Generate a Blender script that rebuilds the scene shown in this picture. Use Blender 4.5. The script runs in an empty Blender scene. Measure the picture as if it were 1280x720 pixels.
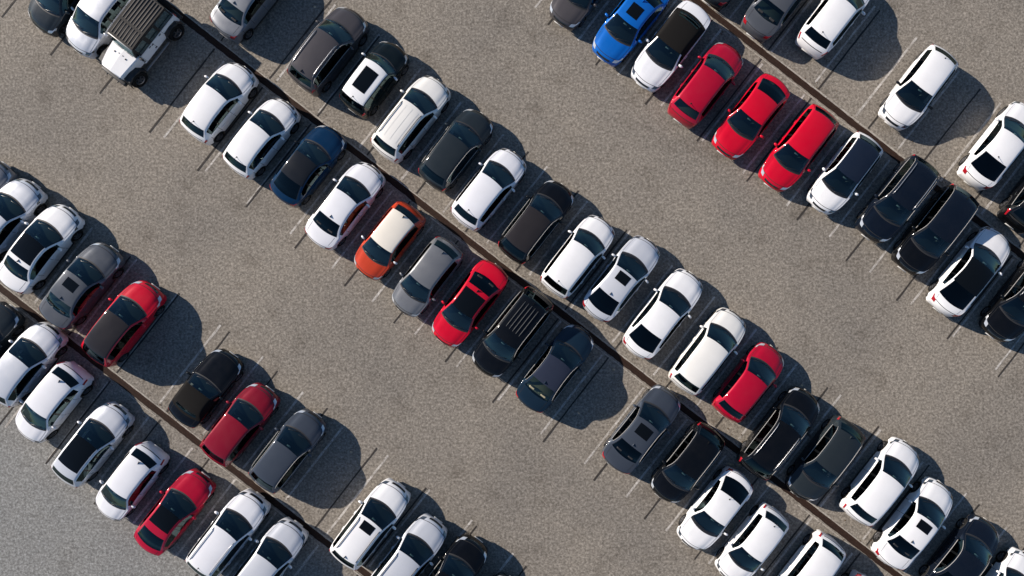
import bpy, bmesh, math, random
import numpy as np
from mathutils import Vector, Matrix
R = math.radians
S = bpy.context.scene
C = S.collection

# ------------------------------------------------------------------ camera, sky, sun
CAMH = 33.0          # drone height, metres
PPM = 25.6           # pixels of the 1280 px photograph per metre on the ground
NX, NY = 690.0, 385.0   # point straight below the drone, photograph pixels
cam = bpy.data.cameras.new('camera')
cam.sensor_width = 36.0
cam.lens = 36.0 * CAMH * PPM / 1280.0
cam.shift_x = -(NX - 640) / 1280.0
cam.shift_y = (NY - 360) / 1280.0
cam.clip_start = 0.5
cam.clip_end = 2000
co = bpy.data.objects.new('camera', cam)
co.location = (0, 0, CAMH)
C.objects.link(co)
S.camera = co

SUN_EL = R(23.0)
SUN_AZ = R(27.0)     # shadows fall to +x, turned this far towards -y
sdir = Vector((math.cos(SUN_AZ) * math.cos(SUN_EL), -math.sin(SUN_AZ) * math.cos(SUN_EL), -math.sin(SUN_EL)))
sl = bpy.data.lights.new('sun', 'SUN')
sl.energy = 5.0
sl.angle = R(0.5)
sl.color = (1.0, 0.90, 0.795)
so = bpy.data.objects.new('sun', sl)
so.rotation_euler = sdir.to_track_quat('-Z', 'Y').to_euler()
so.location = (-30, 15, 30)
C.objects.link(so)

wd = bpy.data.worlds.new('World')
S.world = wd
wd.use_nodes = True
wn = wd.node_tree
sky = wn.nodes.new('ShaderNodeTexSky')
sky.sky_type = 'NISHITA'
sky.sun_disc = False
sky.sun_elevation = SUN_EL
# Nishita: rotation 0 puts the sun at +Y, turning clockwise seen from above
tosun = -sdir
sky.sun_rotation = math.atan2(tosun.x, tosun.y)
sky.air_density = 1.0
sky.dust_density = 0.2
sky.ozone_density = 4.2
bg = wn.nodes['Background']
bg.inputs['Strength'].default_value = 0.064
wn.links.new(sky.outputs[0], bg.inputs[0])

S.view_settings.view_transform = 'Standard'
S.view_settings.look = 'None'
S.view_settings.exposure = 0.75
S.view_settings.gamma = 1.0
S.view_settings.use_curve_mapping = False
S.cycles.max_bounces = 6
S.cycles.transparent_max_bounces = 8
S.cycles.use_denoising = True

# ------------------------------------------------------------------ px <-> world
AX = Vector((math.cos(R(52)), math.sin(R(52)), 0))      # along a stall, up-right
DX = Vector((math.sin(R(52)), -math.cos(R(52)), 0))     # along a row, down-right
def P2W(u, v, z=0.0):
    k = (CAMH - z) / CAMH / PPM
    return Vector(((u - NX) * k, -(v - NY) * k, z))
def DN(d, n, z=0.0):
    """row coordinates (pixels along the row d, across the rows n) -> world"""
    cs, sn = math.sin(R(52)), math.cos(R(52))
    u = d * cs - n * sn
    v = d * sn + n * cs
    w = P2W(u, v)
    w.z = z
    return w

# ------------------------------------------------------------------ materials
MATS = {}
def newmat(name):
    m = bpy.data.materials.new(name)
    m.use_nodes = True
    nt = m.node_tree
    b = nt.nodes['Principled BSDF']
    MATS[name] = m
    return m, nt, b
def N(nt, t, **kw):
    n = nt.nodes.new(t)
    for k, v in kw.items():
        if k in n.inputs: n.inputs[k].default_value = v
        else: setattr(n, k, v)
    return n
def ramp(nt, src, stops):
    r = nt.nodes.new('ShaderNodeValToRGB')
    e = r.color_ramp.elements
    e[0].position, e[0].color = stops[0][0], (*stops[0][1], 1)
    e[1].position, e[1].color = stops[-1][0], (*stops[-1][1], 1)
    for p, c in stops[1:-1]:
        x = e.new(p); x.color = (*c, 1)
    nt.links.new(src, r.inputs[0])
    return r
def mixc(nt, a, b, fac, mode='MIX'):
    m = nt.nodes.new('ShaderNodeMix')
    m.data_type = 'RGBA'; m.blend_type = mode
    for sock, val in ((m.inputs[6], a), (m.inputs[7], b), (m.inputs[0], fac)):
        if isinstance(val, (int, float)): sock.default_value = val
        elif isinstance(val, tuple): sock.default_value = (*val, 1)
        else: nt.links.new(val, sock)
    return m.outputs[2]

def asphalt_mat():
    m, nt, b = newmat('asphalt')
    g = N(nt, 'ShaderNodeNewGeometry')
    pos = g.outputs['Position']
    def noise(scale, detail=2.0, rough=0.6, dim=None):
        n = N(nt, 'ShaderNodeTexNoise', Scale=scale, Detail=detail, Roughness=rough)
        nt.links.new(pos, n.inputs['Vector'])
        return n
    fine = noise(9.0, 4.0, 0.8)
    mid = noise(4.5, 2.0, 0.5)
    big = noise(0.16, 4.0, 0.55)
    c1 = ramp(nt, fine.outputs[0], [(0.30, (0.093, 0.083, 0.070)), (0.5, (0.205, 0.184, 0.156)), (0.71, (0.355, 0.323, 0.282))])
    c2 = ramp(nt, mid.outputs[0], [(0.3, (0.86, 0.86, 0.86)), (0.7, (1.13, 1.13, 1.13))])
    c3 = ramp(nt, big.outputs[0], [(0.35, (0.90, 0.90, 0.905)), (0.62, (1.09, 1.075, 1.05))])
    col = mixc(nt, c1.outputs[0], c2.outputs[0], 1.0, 'MULTIPLY')
    col = mixc(nt, col, c3.outputs[0], 1.0, 'MULTIPLY')
    # pale stone chips
    vor = N(nt, 'ShaderNodeTexVoronoi', Scale=7.0)
    nt.links.new(pos, vor.inputs['Vector'])
    sp = ramp(nt, vor.outputs['Distance'], [(0.10, (1, 1, 1)), (0.2, (0, 0, 0))])
    sel = N(nt, 'ShaderNodeMath', operation='GREATER_THAN'); sel.inputs[1].default_value = 0.72
    sep = N(nt, 'ShaderNodeSeparateColor'); nt.links.new(vor.outputs['Color'], sep.inputs[0]); nt.links.new(sep.outputs[0], sel.inputs[0])
    mu = N(nt, 'ShaderNodeMath', operation='MULTIPLY'); nt.links.new(sp.outputs[0], mu.inputs[0]); nt.links.new(sel.outputs[0], mu.inputs[1])
    mu2 = N(nt, 'ShaderNodeMath', operation='MULTIPLY'); nt.links.new(mu.outputs[0], mu2.inputs[0]); mu2.inputs[1].default_value = 0.35
    col = mixc(nt, col, (0.46, 0.42, 0.37), mu2.outputs[0])
    # a greyer, newer surface in the far lower-left lane (real change of paving)
    sx = N(nt, 'ShaderNodeVectorMath', operation='DOT_PRODUCT')
    nt.links.new(pos, sx.inputs[0]); sx.inputs[1].default_value = (AX.x, AX.y, 0)
    wob = noise(0.25, 3.0)
    ad = N(nt, 'ShaderNodeMath', operation='MULTIPLY_ADD'); nt.links.new(wob.outputs[0], ad.inputs[0]); ad.inputs[1].default_value = 4.0
    nt.links.new(sx.outputs['Value'], ad.inputs[2])
    mr = N(nt, 'ShaderNodeMapRange'); nt.links.new(ad.outputs[0], mr.inputs[0])
    mr.inputs[1].default_value = -13.0; mr.inputs[2].default_value = -20.0
    grey = mixc(nt, col, (1.01, 1.13, 1.28), 1.0, 'MULTIPLY')
    col = mixc(nt, col, grey, mr.outputs[0])
    # stains: faint dark tyre-worn blotches and oil drops
    st = noise(0.7, 5.0, 0.65)
    stc = ramp(nt, st.outputs[0], [(0.54, (1, 1, 1)), (0.72, (0.74, 0.725, 0.71))])
    col = mixc(nt, col, stc.outputs[0], 1.0, 'MULTIPLY')
    ln = N(nt, 'ShaderNodeTexVoronoi', Scale=0.22, feature='DISTANCE_TO_EDGE')
    wn2 = noise(1.2, 4.0); vm = N(nt, 'ShaderNodeVectorMath', operation='MULTIPLY_ADD')
    nt.links.new(wn2.outputs['Color'], vm.inputs[0]); vm.inputs[1].default_value = (1.3, 1.3, 0); nt.links.new(pos, vm.inputs[2])
    nt.links.new(vm.outputs[0], ln.inputs['Vector'])
    crk = ramp(nt, ln.outputs['Distance'], [(0.0, (0.82, 0.81, 0.8)), (0.006, (1, 1, 1))])
    col = mixc(nt, col, crk.outputs[0], 0.8, 'MULTIPLY')
    nt.links.new(col, b.inputs['Base Color'])
    b.inputs['Roughness'].default_value = 0.9
    b.inputs['Specular IOR Level'].default_value = 0.25
    bp = N(nt, 'ShaderNodeBump', Strength=0.5, Distance=0.02)
    nt.links.new(fine.outputs[0], bp.inputs['Height'])
    nt.links.new(bp.outputs[0], b.inputs['Normal'])
    return m
asphalt = asphalt_mat()

def worn_mat(name, colr, under, lo, hi, scale=6.0, rough=0.8):
    m, nt, b = newmat(name)
    g = N(nt, 'ShaderNodeNewGeometry')
    n = N(nt, 'ShaderNodeTexNoise', Scale=scale, Detail=6.0, Roughness=0.75)
    nt.links.new(g.outputs['Position'], n.inputs['Vector'])
    r = ramp(nt, n.outputs[0], [(lo, (0, 0, 0)), (hi, (1, 1, 1))])
    f = N(nt, 'ShaderNodeTexNoise', Scale=12.0, Detail=3.0, Roughness=0.7)
    nt.links.new(g.outputs['Position'], f.inputs['Vector'])
    fr = ramp(nt, f.outputs[0], [(0.3, (0.72, 0.72, 0.72)), (0.7, (1.25, 1.25, 1.25))])
    c = mixc(nt, under, colr, r.outputs[0])
    c = mixc(nt, c, fr.outputs[0], 1.0, 'MULTIPLY')
    nt.links.new(c, b.inputs['Base Color'])
    b.inputs['Roughness'].default_value = rough
    b.inputs['Specular IOR Level'].default_value = 0.12
    bp = N(nt, 'ShaderNodeBump', Strength=0.4, Distance=0.01)
    nt.links.new(f.outputs[0], bp.inputs['Height']); nt.links.new(bp.outputs[0], b.inputs['Normal'])
    return m
paint_line = worn_mat('worn_line_paint', (0.50, 0.475, 0.44), (0.235, 0.21, 0.18), 0.33, 0.62, 3.0)
joint_m = worn_mat('joint_sealant', (0.045, 0.040, 0.036), (0.13, 0.115, 0.10), 0.25, 0.42, 1.5)
channel_m = worn_mat('brown_channel', (0.026, 0.013, 0.009), (0.038, 0.023, 0.017), 0.3, 0.7, 5.0)
channel_edge_m = worn_mat('channel_dark_edge', (0.020, 0.012, 0.010), (0.032, 0.020, 0.015), 0.3, 0.7, 5.0)
edging_m = worn_mat('pale_edging', (0.42, 0.39, 0.34), (0.22, 0.195, 0.165), 0.32, 0.62, 2.5)

def simple(name, col, rough=0.5, metal=0.0, spec=0.5, coat=0.0):
    if name in MATS: return MATS[name]
    m, nt, b = newmat(name)
    b.inputs['Base Color'].default_value = (*col, 1)
    b.inputs['Roughness'].default_value = rough
    b.inputs['Metallic'].default_value = metal
    b.inputs['Specular IOR Level'].default_value = spec
    b.inputs['Coat Weight'].default_value = coat
    return m
def paint(name, col, metal=0.0, rough=0.34, dirt=0.10):
    """car paint: clear coat over pigment with fine dust"""
    if name in MATS: return MATS[name]
    m, nt, b = newmat(name)
    tc = N(nt, 'ShaderNodeTexCoord')
    oi = N(nt, 'ShaderNodeObjectInfo')
    va = N(nt, 'ShaderNodeVectorMath', operation='ADD')
    nt.links.new(tc.outputs['Object'], va.inputs[0]); nt.links.new(oi.outputs['Location'], va.inputs[1])
    n = N(nt, 'ShaderNodeTexNoise', Scale=1.8, Detail=6.0, Roughness=0.65)
    nt.links.new(va.outputs[0], n.inputs['Vector'])
    r = ramp(nt, n.outputs[0], [(0.38, (0, 0, 0)), (0.78, (dirt, dirt, dirt))])
    c = mixc(nt, col, (0.30, 0.27, 0.24), r.outputs[0])
    ge = N(nt, 'ShaderNodeNewGeometry')
    c = mixc(nt, c, (0.02, 0.02, 0.02), ge.outputs['Backfacing'])      # inside: dark cabin lining
    inv = N(nt, 'ShaderNodeMath', operation='MULTIPLY_ADD'); nt.links.new(ge.outputs['Backfacing'], inv.inputs[0]); inv.inputs[1].default_value = -0.8; inv.inputs[2].default_value = 0.8
    nt.links.new(inv.outputs[0], b.inputs['Coat Weight'])
    nt.links.new(c, b.inputs['Base Color'])
    rr = ramp(nt, n.outputs[0], [(0.35, (rough,) * 3), (0.75, (min(1, rough + 0.2),) * 3)])
    nt.links.new(rr.outputs[0], b.inputs['Roughness'])
    b.inputs['Metallic'].default_value = metal
    b.inputs['Coat Roughness'].default_value = 0.07
    b.inputs['Specular IOR Level'].default_value = 0.04 if max(col) < 0.15 else (0.10 if min(col) < 0.1 else 0.3)
    return m
def glass(name, tint, gloss=0.16):
    m, nt, b = newmat(name)
    nt.nodes.remove(b)
    out = [n for n in nt.nodes if n.type == 'OUTPUT_MATERIAL'][0]
    t = N(nt, 'ShaderNodeBsdfTransparent'); t.inputs[0].default_value = (*tint, 1)
    gl = N(nt, 'ShaderNodeBsdfGlossy'); gl.inputs[0].default_value = (0.66, 0.95, 1.0, 1); gl.inputs['Roughness'].default_value = 0.03
    lw = N(nt, 'ShaderNodeFresnel'); lw.inputs[0].default_value = 1.55
    mr = N(nt, 'ShaderNodeMapRange'); nt.links.new(lw.outputs[0], mr.inputs[0])
    mr.inputs[1].default_value = 0.03; mr.inputs[3].default_value = gloss; mr.inputs[4].default_value = 0.65
    mx = N(nt, 'ShaderNodeMixShader')
    nt.links.new(mr.outputs[0], mx.inputs[0]); nt.links.new(t.outputs[0], mx.inputs[1]); nt.links.new(gl.outputs[0], mx.inputs[2])
    nt.links.new(mx.outputs[0], out.inputs[0])
    return m
G_front = glass('windscreen_glass', (0.46, 0.62, 0.62), 0.075)
G_dark = glass('tinted_glass', (0.06, 0.085, 0.08), 0.03)
G_rear = glass('clear_rear_glass', (0.50, 0.60, 0.57), 0.05)
black_gloss = simple('black_gloss', (0.012, 0.013, 0.014), 0.08, 0, 0.5, 0.6)
roof_glass = simple('roof_glass', (0.003, 0.004, 0.005), 0.10, 0, 0.25, 0.1)
black_plastic = simple('black_plastic', (0.022, 0.022, 0.023), 0.55, 0, 0.4)
trim_black = simple('trim_black', (0.015, 0.015, 0.016), 0.35)
gap_m = simple('panel_gap', (0.03, 0.03, 0.03), 0.9, 0, 0.1)
rubber = simple('tyre_rubber', (0.013, 0.013, 0.013), 0.95, 0, 0.08)
alloy = simple('alloy', (0.50, 0.50, 0.51), 0.32, 0.85)
rim_m = simple('rim_alloy', (0.20, 0.20, 0.21), 0.35, 0.8)
chrome = simple('chrome', (0.72, 0.72, 0.72), 0.14, 1.0)
pillar_m = simple('pillar_black', (0.003, 0.0035, 0.004), 0.15, 0, 0.2)
seat_m = simple('dark_upholstery', (0.030, 0.030, 0.032), 0.8, 0, 0.2)
seat_beige = simple('beige_upholstery', (0.34, 0.30, 0.20), 0.8, 0, 0.2)
dash_m = simple('dashboard', (0.018, 0.019, 0.020), 0.7, 0, 0.3)
lens_m = simple('headlight_lens', (0.10, 0.11, 0.12), 0.10, 0.6, 0.6, 1.0)
lens_glint = simple('headlight_lens_glint', (0.55, 0.57, 0.60), 0.22, 0.4, 0.5, 1.0)  # for dark cars: sun glint on the nose corners painted into the lens
red_lens = simple('tail_lens', (0.32, 0.008, 0.015), 0.15, 0, 0.5, 1.0)
plate_m = simple('plate_white', (0.7, 0.7, 0.68), 0.5)
soft_top = simple('soft_top_fabric', (0.0075, 0.0068, 0.0066), 0.95, 0, 0.15)

PAINT = {
 'white': ((0.77, 0.77, 0.775), 0.0), 'warmwhite': ((0.76, 0.745, 0.705), 0.0), 'lilacwhite': ((0.72, 0.725, 0.755), 0.0),
 'silverwhite': ((0.60, 0.62, 0.66), 0.25), 'silver': ((0.17, 0.18, 0.20), 0.3),
 'grey': ((0.17, 0.175, 0.185), 0.35), 'darkgrey': ((0.04,0.042,0.046),0.1), 'umber': ((0.022, 0.019, 0.019), 0.05),
 'slate': ((0.046, 0.056, 0.074), 0.15), 'charcoal': ((0.016, 0.0215, 0.0255), 0.0),
 'black': ((0.0025, 0.0028, 0.0035), 0.0), 'navyblack': ((0.0035, 0.006, 0.012), 0.0), 'greenblack': ((0.003, 0.006, 0.0065), 0.0),
 'navy': ((0.0015, 0.020, 0.058), 0.0), 'petrol': ((0.007, 0.0185, 0.034), 0.05), 'inkroof': ((0.022, 0.027, 0.045), 0.05), 'blue': ((0.002, 0.105, 0.42), 0.1),
 'red': ((0.50, 0.0012, 0.018), 0.0), 'darkred': ((0.36, 0.002, 0.022), 0.05), 'wine': ((0.20, 0.004, 0.016), 0.1),
 'orange': ((0.46, 0.044, 0.014), 0.05), 'cream': ((0.74, 0.69, 0.60), 0.0), 'blueroof': ((0.008, 0.013, 0.026), 0.0),
 'taupe': ((0.060, 0.055, 0.058), 0.1), 'slateroof': ((0.009, 0.010, 0.012), 0.0),
}
def PM(k):
    c, mt = PAINT[k]
    return paint('paint_' + k, c, mt, dirt=0.10 if min(c) > 0.3 else (0.006 if max(c) < .1 else 0.012))

# ------------------------------------------------------------------ object helpers
def tag(o, label=None, cat=None, group=None, kind=None):
    if label: o['label'] = label
    if cat: o['category'] = cat
    if group: o['group'] = group
    if kind: o['kind'] = kind
    return o
def mesh_obj(name, verts, faces, mats, parent=None, fmats=None, smooth=True):
    me = bpy.data.meshes.new(name)
    me.from_pydata([tuple(v) for v in verts], [], [tuple(int(i) for i in f) for f in faces])
    for m in (mats if isinstance(mats, (list, tuple)) else [mats]):
        me.materials.append(m)
    if fmats is not None: me.polygons.foreach_set('material_index', fmats)
    if smooth: me.polygons.foreach_set('use_smooth', [True] * len(me.polygons))
    me.update()
    o = bpy.data.objects.new(name, me)
    C.objects.link(o)
    if parent: o.parent = parent
    return o
def link_mesh(name, me, parent, loc=(0, 0, 0), rot=(0, 0, 0), scale=(1, 1, 1)):
    o = bpy.data.objects.new(name, me)
    C.objects.link(o); o.parent = parent
    o.location = loc; o.rotation_euler = rot; o.scale = scale
    return o
def bbox_mesh(name, sx, sy, sz, mat, bev=0.02, seg=2, taper=None, smooth=True):
    bm = bmesh.new()
    bmesh.ops.create_cube(bm, size=1.0)
    for v in bm.verts:
        v.co = Vector((v.co.x * sx, v.co.y * sy, v.co.z * sz))
        if taper and v.co.z > 0: v.co.x *= taper[0]; v.co.y *= taper[1]
    if bev > 0:
        bmesh.ops.bevel(bm, geom=bm.edges[:], offset=bev, segments=seg, profile=0.6, affect='EDGES')
    me = bpy.data.meshes.new(name)
    bm.to_mesh(me); bm.free()
    me.materials.append(mat)
    if smooth: me.polygons.foreach_set('use_smooth', [True] * len(me.polygons))
    return me
def box(name, loc, size, mat, parent, bev=0.02, seg=2, rot=(0, 0, 0), taper=None):
    return link_mesh(name, bbox_mesh(name, *size, mat, bev, seg, taper), parent, loc, rot)
def sheet(name, pts, z, mat, parent=None, thick=0.0):
    n = len(pts)
    v = [(p[0], p[1], z) for p in pts]
    f = [list(range(n))]
    if thick:
        v += [(p[0], p[1], z - thick) for p in pts]
        f += [[i, i + n, (i + 1) % n + n, (i + 1) % n] for i in range(n)]
    return mesh_obj(name, v, f, mat, parent, smooth=False)

# ------------------------------------------------------------------ ground and markings
STRIPS = {'A': -535.0, 'B': -123.5, 'C': 283.5}
HALFW = 4.2
root_g = sheet('ground', [(-300, -300), (300, -300), (300, 300), (-300, 300)], 0.0, asphalt)
tag(root_g, kind='structure')
rnd = random.Random(4)
def rowquad(d0, d1, n0, n1):
    return [DN(d0, n0), DN(d0, n1), DN(d1, n1), DN(d1, n0)][::-1]
for key, n0 in STRIPS.items():
    # the brown gutter between two facing rows: bed, dark side, pale edging
    gv, m_ = [], 460                                  # earth-filled, so its rims wander by a few centimetres
    for i in range(m_ + 1):
        d = -400 + 5 * i
        gv += [DN(d, n0 - HALFW + rnd.uniform(-.25, .7), .004), DN(d, n0 + HALFW + rnd.uniform(-.7, .25), .004)]
    ch = mesh_obj('gutter', gv, [(2*i, 2*i+1, 2*i+3, 2*i+2) for i in range(m_)], channel_m, smooth=False)
    tag(ch, kind='structure')
    sheet('gutter_side', rowquad(-400, 1900, n0 + HALFW - 2.0, n0 + HALFW - .6), 0.008, channel_edge_m, ch)
    sheet('gutter_side', rowquad(-400, 1900, n0 - 0.6, n0 + 0.4), 0.008, channel_edge_m, ch)
    # edging laid in pieces with small gaps and steps
    for sgn, wdt, off in ((-1, 2.0, 0.0), (1, 1.7, 1.6)):
        d = -60.0
        while d < 1500:
            ln = rnd.uniform(30, 95)
            a = n0 + sgn * (HALFW + off); bb = a + sgn * wdt * rnd.uniform(0.6, 1.0)
            lo, hi = min(a, bb), max(a, bb)
            if DN(d, n0).x > -36 and rnd.random() > (0.05 if sgn < 0 else 0.35):
                e = sheet('edging_stone', rowquad(d, d + ln - 0.8, lo, hi), 0.012, edging_m, ch, 0.012)
            d += ln
    for k in range(-9, 12):
        d = 866 + 66.5 * k
        for sg, reach in ((1, 133.0), (-1, 133.0)):
            jit = rnd.uniform(-0.7, 0.7)
            n1 = n0 + sg * (HALFW + 4 + rnd.uniform(-1, 5)); n2 = n0 + sg * (reach + rnd.uniform(-3, 2))
            p0, p1 = DN(d + jit, n1), DN(d + jit + rnd.uniform(-0.8, 0.8), n2)
            if max(abs(p0.x), abs(p1.x)) > 34 or max(abs(p0.y), abs(p1.y)) > 24: continue
            # wobbly edges, real thickness
            hw = 0.052 * rnd.uniform(0.85, 1.1)
            vs = []; M = 9
            for i in range(M + 1):
                q = p0.lerp(p1, i / M)
                vs += [q - DX * hw * rnd.uniform(.8, 1.15), q + DX * hw * rnd.uniform(.8, 1.15)]
            vs = [(v.x, v.y, 0.004) for v in vs]
            mesh_obj('painted_line', vs, [(2*i, 2*i+1, 2*i+3, 2*i+2) for i in range(M)], paint_line, root_g, smooth=False)
    JD = [-62, 15, 92, 170, 249, 326, 402, 481, 559, 636.5, 716.5, 795, 874.5, 954, 1033.5, 1114, 1193.5, 1273, 1352, 1431]
    for d in JD:
        for sg, reach in ((1, 139.5), (-1, 132.5)):
            p0, p1 = DN(d, n0 + sg * (HALFW + 2)), DN(d + rnd.uniform(-.5, .5), n0 + sg * (reach + rnd.uniform(-2, 2)))
            if max(abs(p0.x), abs(p1.x)) > 34 or max(abs(p0.y), abs(p1.y)) > 24: continue
            vs = []; M = 10
            for i in range(M + 1):
                q = p0.lerp(p1, i / M) + DX * rnd.uniform(-.008, .008)
                hw = 0.043 * rnd.uniform(.75, 1.15)
                vs += [q - DX * hw, q + DX * hw]
            vs = [(v.x, v.y, 0.008) for v in vs]
            mesh_obj('joint', vs, [(2*i, 2*i+1, 2*i+3, 2*i+2) for i in range(M)], joint_m, root_g, smooth=False)

# dry leaves and grit collected along the gutters (nobody could count them)
lr = random.Random(11)
lv, lf = [], []
for key, n0 in STRIPS.items():
    for k in range(260):
        d = lr.uniform(-60, 1500); nn = n0 + (HALFW + 1.5 + abs(lr.gauss(0, 9))) * lr.choice((-1, 1))
        p = DN(d, nn)
        if abs(p.x) > 30 or abs(p.y) > 20: continue
        a = lr.uniform(0, 6.28); l_ = lr.uniform(.02, .055); w_ = l_ * lr.uniform(.4, .7)
        ex, ey = Vector((math.cos(a), math.sin(a), 0)), Vector((-math.sin(a), math.cos(a), 0))
        b0 = len(lv)
        lv += [p + ex * l_ + Vector((0, 0, .016)), p + ey * w_ + Vector((0, 0, .028)), p - ex * l_ + Vector((0, 0, .016)), p - ey * w_ + Vector((0, 0, .022))]
        lf += [(b0, b0 + 1, b0 + 2), (b0, b0 + 2, b0 + 3)]
lo_ = mesh_obj('leaf_litter', lv, lf, simple('dry_leaf', (.11, .075, .045), .8, 0, .2), None, smooth=False)
tag(lo_, 'scattered dry leaves and grit along the brown gutters', 'leaf litter', kind='stuff')

# ------------------------------------------------------------------ car generator
def pchip(xs, ys, x):
    xs = np.asarray(xs, float); ys = np.asarray(ys, float); x = np.clip(np.asarray(x, float), xs[0], xs[-1])
    h = np.diff(xs); dl = np.diff(ys) / h
    m = np.zeros_like(ys)
    for i in range(1, len(xs) - 1):
        if dl[i-1] * dl[i] > 0:
            w1, w2 = 2*h[i] + h[i-1], h[i] + 2*h[i-1]
            m[i] = (w1 + w2) / (w1 / dl[i-1] + w2 / dl[i])
    m[0], m[-1] = dl[0], dl[-1]
    k = np.clip(np.searchsorted(xs, x, side='right') - 1, 0, len(xs) - 2)
    t = (x - xs[k]) / h[k]
    return ((2*t**3 - 3*t**2 + 1) * ys[k] + (t**3 - 2*t**2 + t) * h[k] * m[k] + (-2*t**3 + 3*t**2) * ys[k+1] + (t**3 - t**2) * h[k] * m[k+1])

# profile: s (0 rear .. 1 front), height as fraction of the car's height
TYPES = {
 'hatch': dict(H=1.46, prof=[(0,.34),(.004,.44),(.012,.56),(.028,.655),(.045,.70),(.06,.74),(.10,.83),(.135,.905),(.20,.955),(.36,1.0),(.50,.992),(.585,.955),(.69,.815),(.775,.685),(.83,.645),(.90,.59),(.945,.535),(.975,.47),(.992,.40),(1,.32)],
              rwb=.06, rwt=.135, wst=.585, wsb=.775, belt=.655, tumble=.42, name='hatchback', win=(.13,.30,.49,.71), cr=.09),
 'sedan': dict(H=1.43, prof=[(0,.36),(.004,.47),(.012,.60),(.03,.675),(.08,.70),(.155,.715),(.165,.72),(.23,.83),(.305,.925),(.37,.972),(.46,1.0),(.55,.99),(.605,.955),(.70,.82),(.775,.69),(.83,.645),(.90,.59),(.945,.535),(.975,.47),(.992,.40),(1,.32)],
              rwb=.165, rwt=.31, wst=.605, wsb=.775, belt=.655, tumble=.46, name='sedan', win=(.21,.34,.51,.71), cr=.14),
 'coupe': dict(H=1.40, prof=[(0,.36),(.004,.47),(.012,.60),(.03,.68),(.06,.70),(.09,.715),(.17,.82),(.27,.925),(.34,.97),(.43,1.0),(.52,.985),(.57,.955),(.66,.82),(.75,.685),(.82,.64),(.90,.59),(.945,.53),(.975,.47),(.992,.40),(1,.32)],
              rwb=.09, rwt=.27, wst=.57, wsb=.75, belt=.665, tumble=.50, name='coupe', win=(.17,.33,.49,.69), cr=.14),
 'suv':  dict(H=1.66, prof=[(0,.34),(.004,.44),(.012,.56),(.025,.645),(.035,.69),(.045,.72),(.075,.80),(.11,.90),(.16,.955),(.30,.995),(.48,1.0),(.585,.97),(.605,.955),(.70,.81),(.775,.675),(.83,.64),(.90,.595),(.95,.545),(.978,.48),(.992,.42),(1,.34)],
              rwb=.045, rwt=.11, wst=.605, wsb=.775, belt=.645, tumble=.36, name='suv', win=(.10,.28,.49,.715), cr=.07),
 'wagon': dict(H=1.50, prof=[(0,.34),(.004,.44),(.012,.56),(.025,.66),(.04,.70),(.05,.73),(.085,.83),(.12,.905),(.18,.955),(.33,.995),(.48,1.0),(.58,.965),(.60,.95),(.70,.805),(.775,.68),(.83,.64),(.90,.585),(.945,.535),(.975,.47),(.992,.40),(1,.32)],
              rwb=.05, rwt=.12, wst=.60, wsb=.775, belt=.65, tumble=.42, name='estate_car', win=(.11,.30,.49,.715), cr=.08),
 'cabrio': dict(H=1.38, prof=[(0,.36),(.004,.47),(.012,.60),(.03,.675),(.08,.70),(.15,.715),(.17,.73),(.21,.83),(.27,.93),(.36,.985),(.45,1.0),(.52,.985),(.57,.955),(.66,.82),(.75,.685),(.82,.64),(.90,.59),(.945,.53),(.975,.47),(.992,.40),(1,.32)],
              rwb=.165, rwt=.24, wst=.57, wsb=.75, belt=.665, tumble=.42, name='convertible', win=(.25,.33,.49,.69), cr=.12),
 'roadster': dict(H=1.28, prof=[(0,.38),(.004,.49),(.012,.62),(.03,.70),(.08,.745),(.13,.765),(.17,.80),(.21,.88),(.27,.955),(.36,1.0),(.44,.99),(.48,.96),(.55,.85),(.62,.74),(.70,.715),(.82,.67),(.90,.61),(.945,.55),(.975,.48),(.992,.41),(1,.33)],
              rwb=.165, rwt=.21, wst=.48, wsb=.62, belt=.70, tumble=.50, name='convertible', win=(.25,.33,.42,.58), cr=.12),
 'mini': dict(H=1.42, prof=[(0,.34),(.004,.44),(.012,.56),(.03,.66),(.05,.71),(.06,.74),(.085,.84),(.11,.93),(.16,.97),(.34,1.0),(.50,1.0),(.61,.975),(.63,.96),(.695,.83),(.755,.715),(.81,.68),(.89,.645),(.945,.59),(.975,.51),(.992,.42),(1,.32)],
              rwb=.06, rwt=.11, wst=.63, wsb=.755, belt=.68, tumble=.38, name='hatchback', win=(.11,.26,.44,.71), cr=.07),
}
PLAN = [(0,.66),(.004,.735),(.012,.80),(.03,.87),(.06,.925),(.12,.968),(.22,.992),(.38,1.0),(.66,1.0),(.80,.985),(.88,.955),(.93,.915),(.96,.875),(.98,.82),(.993,.75),(1,.67)]

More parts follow.
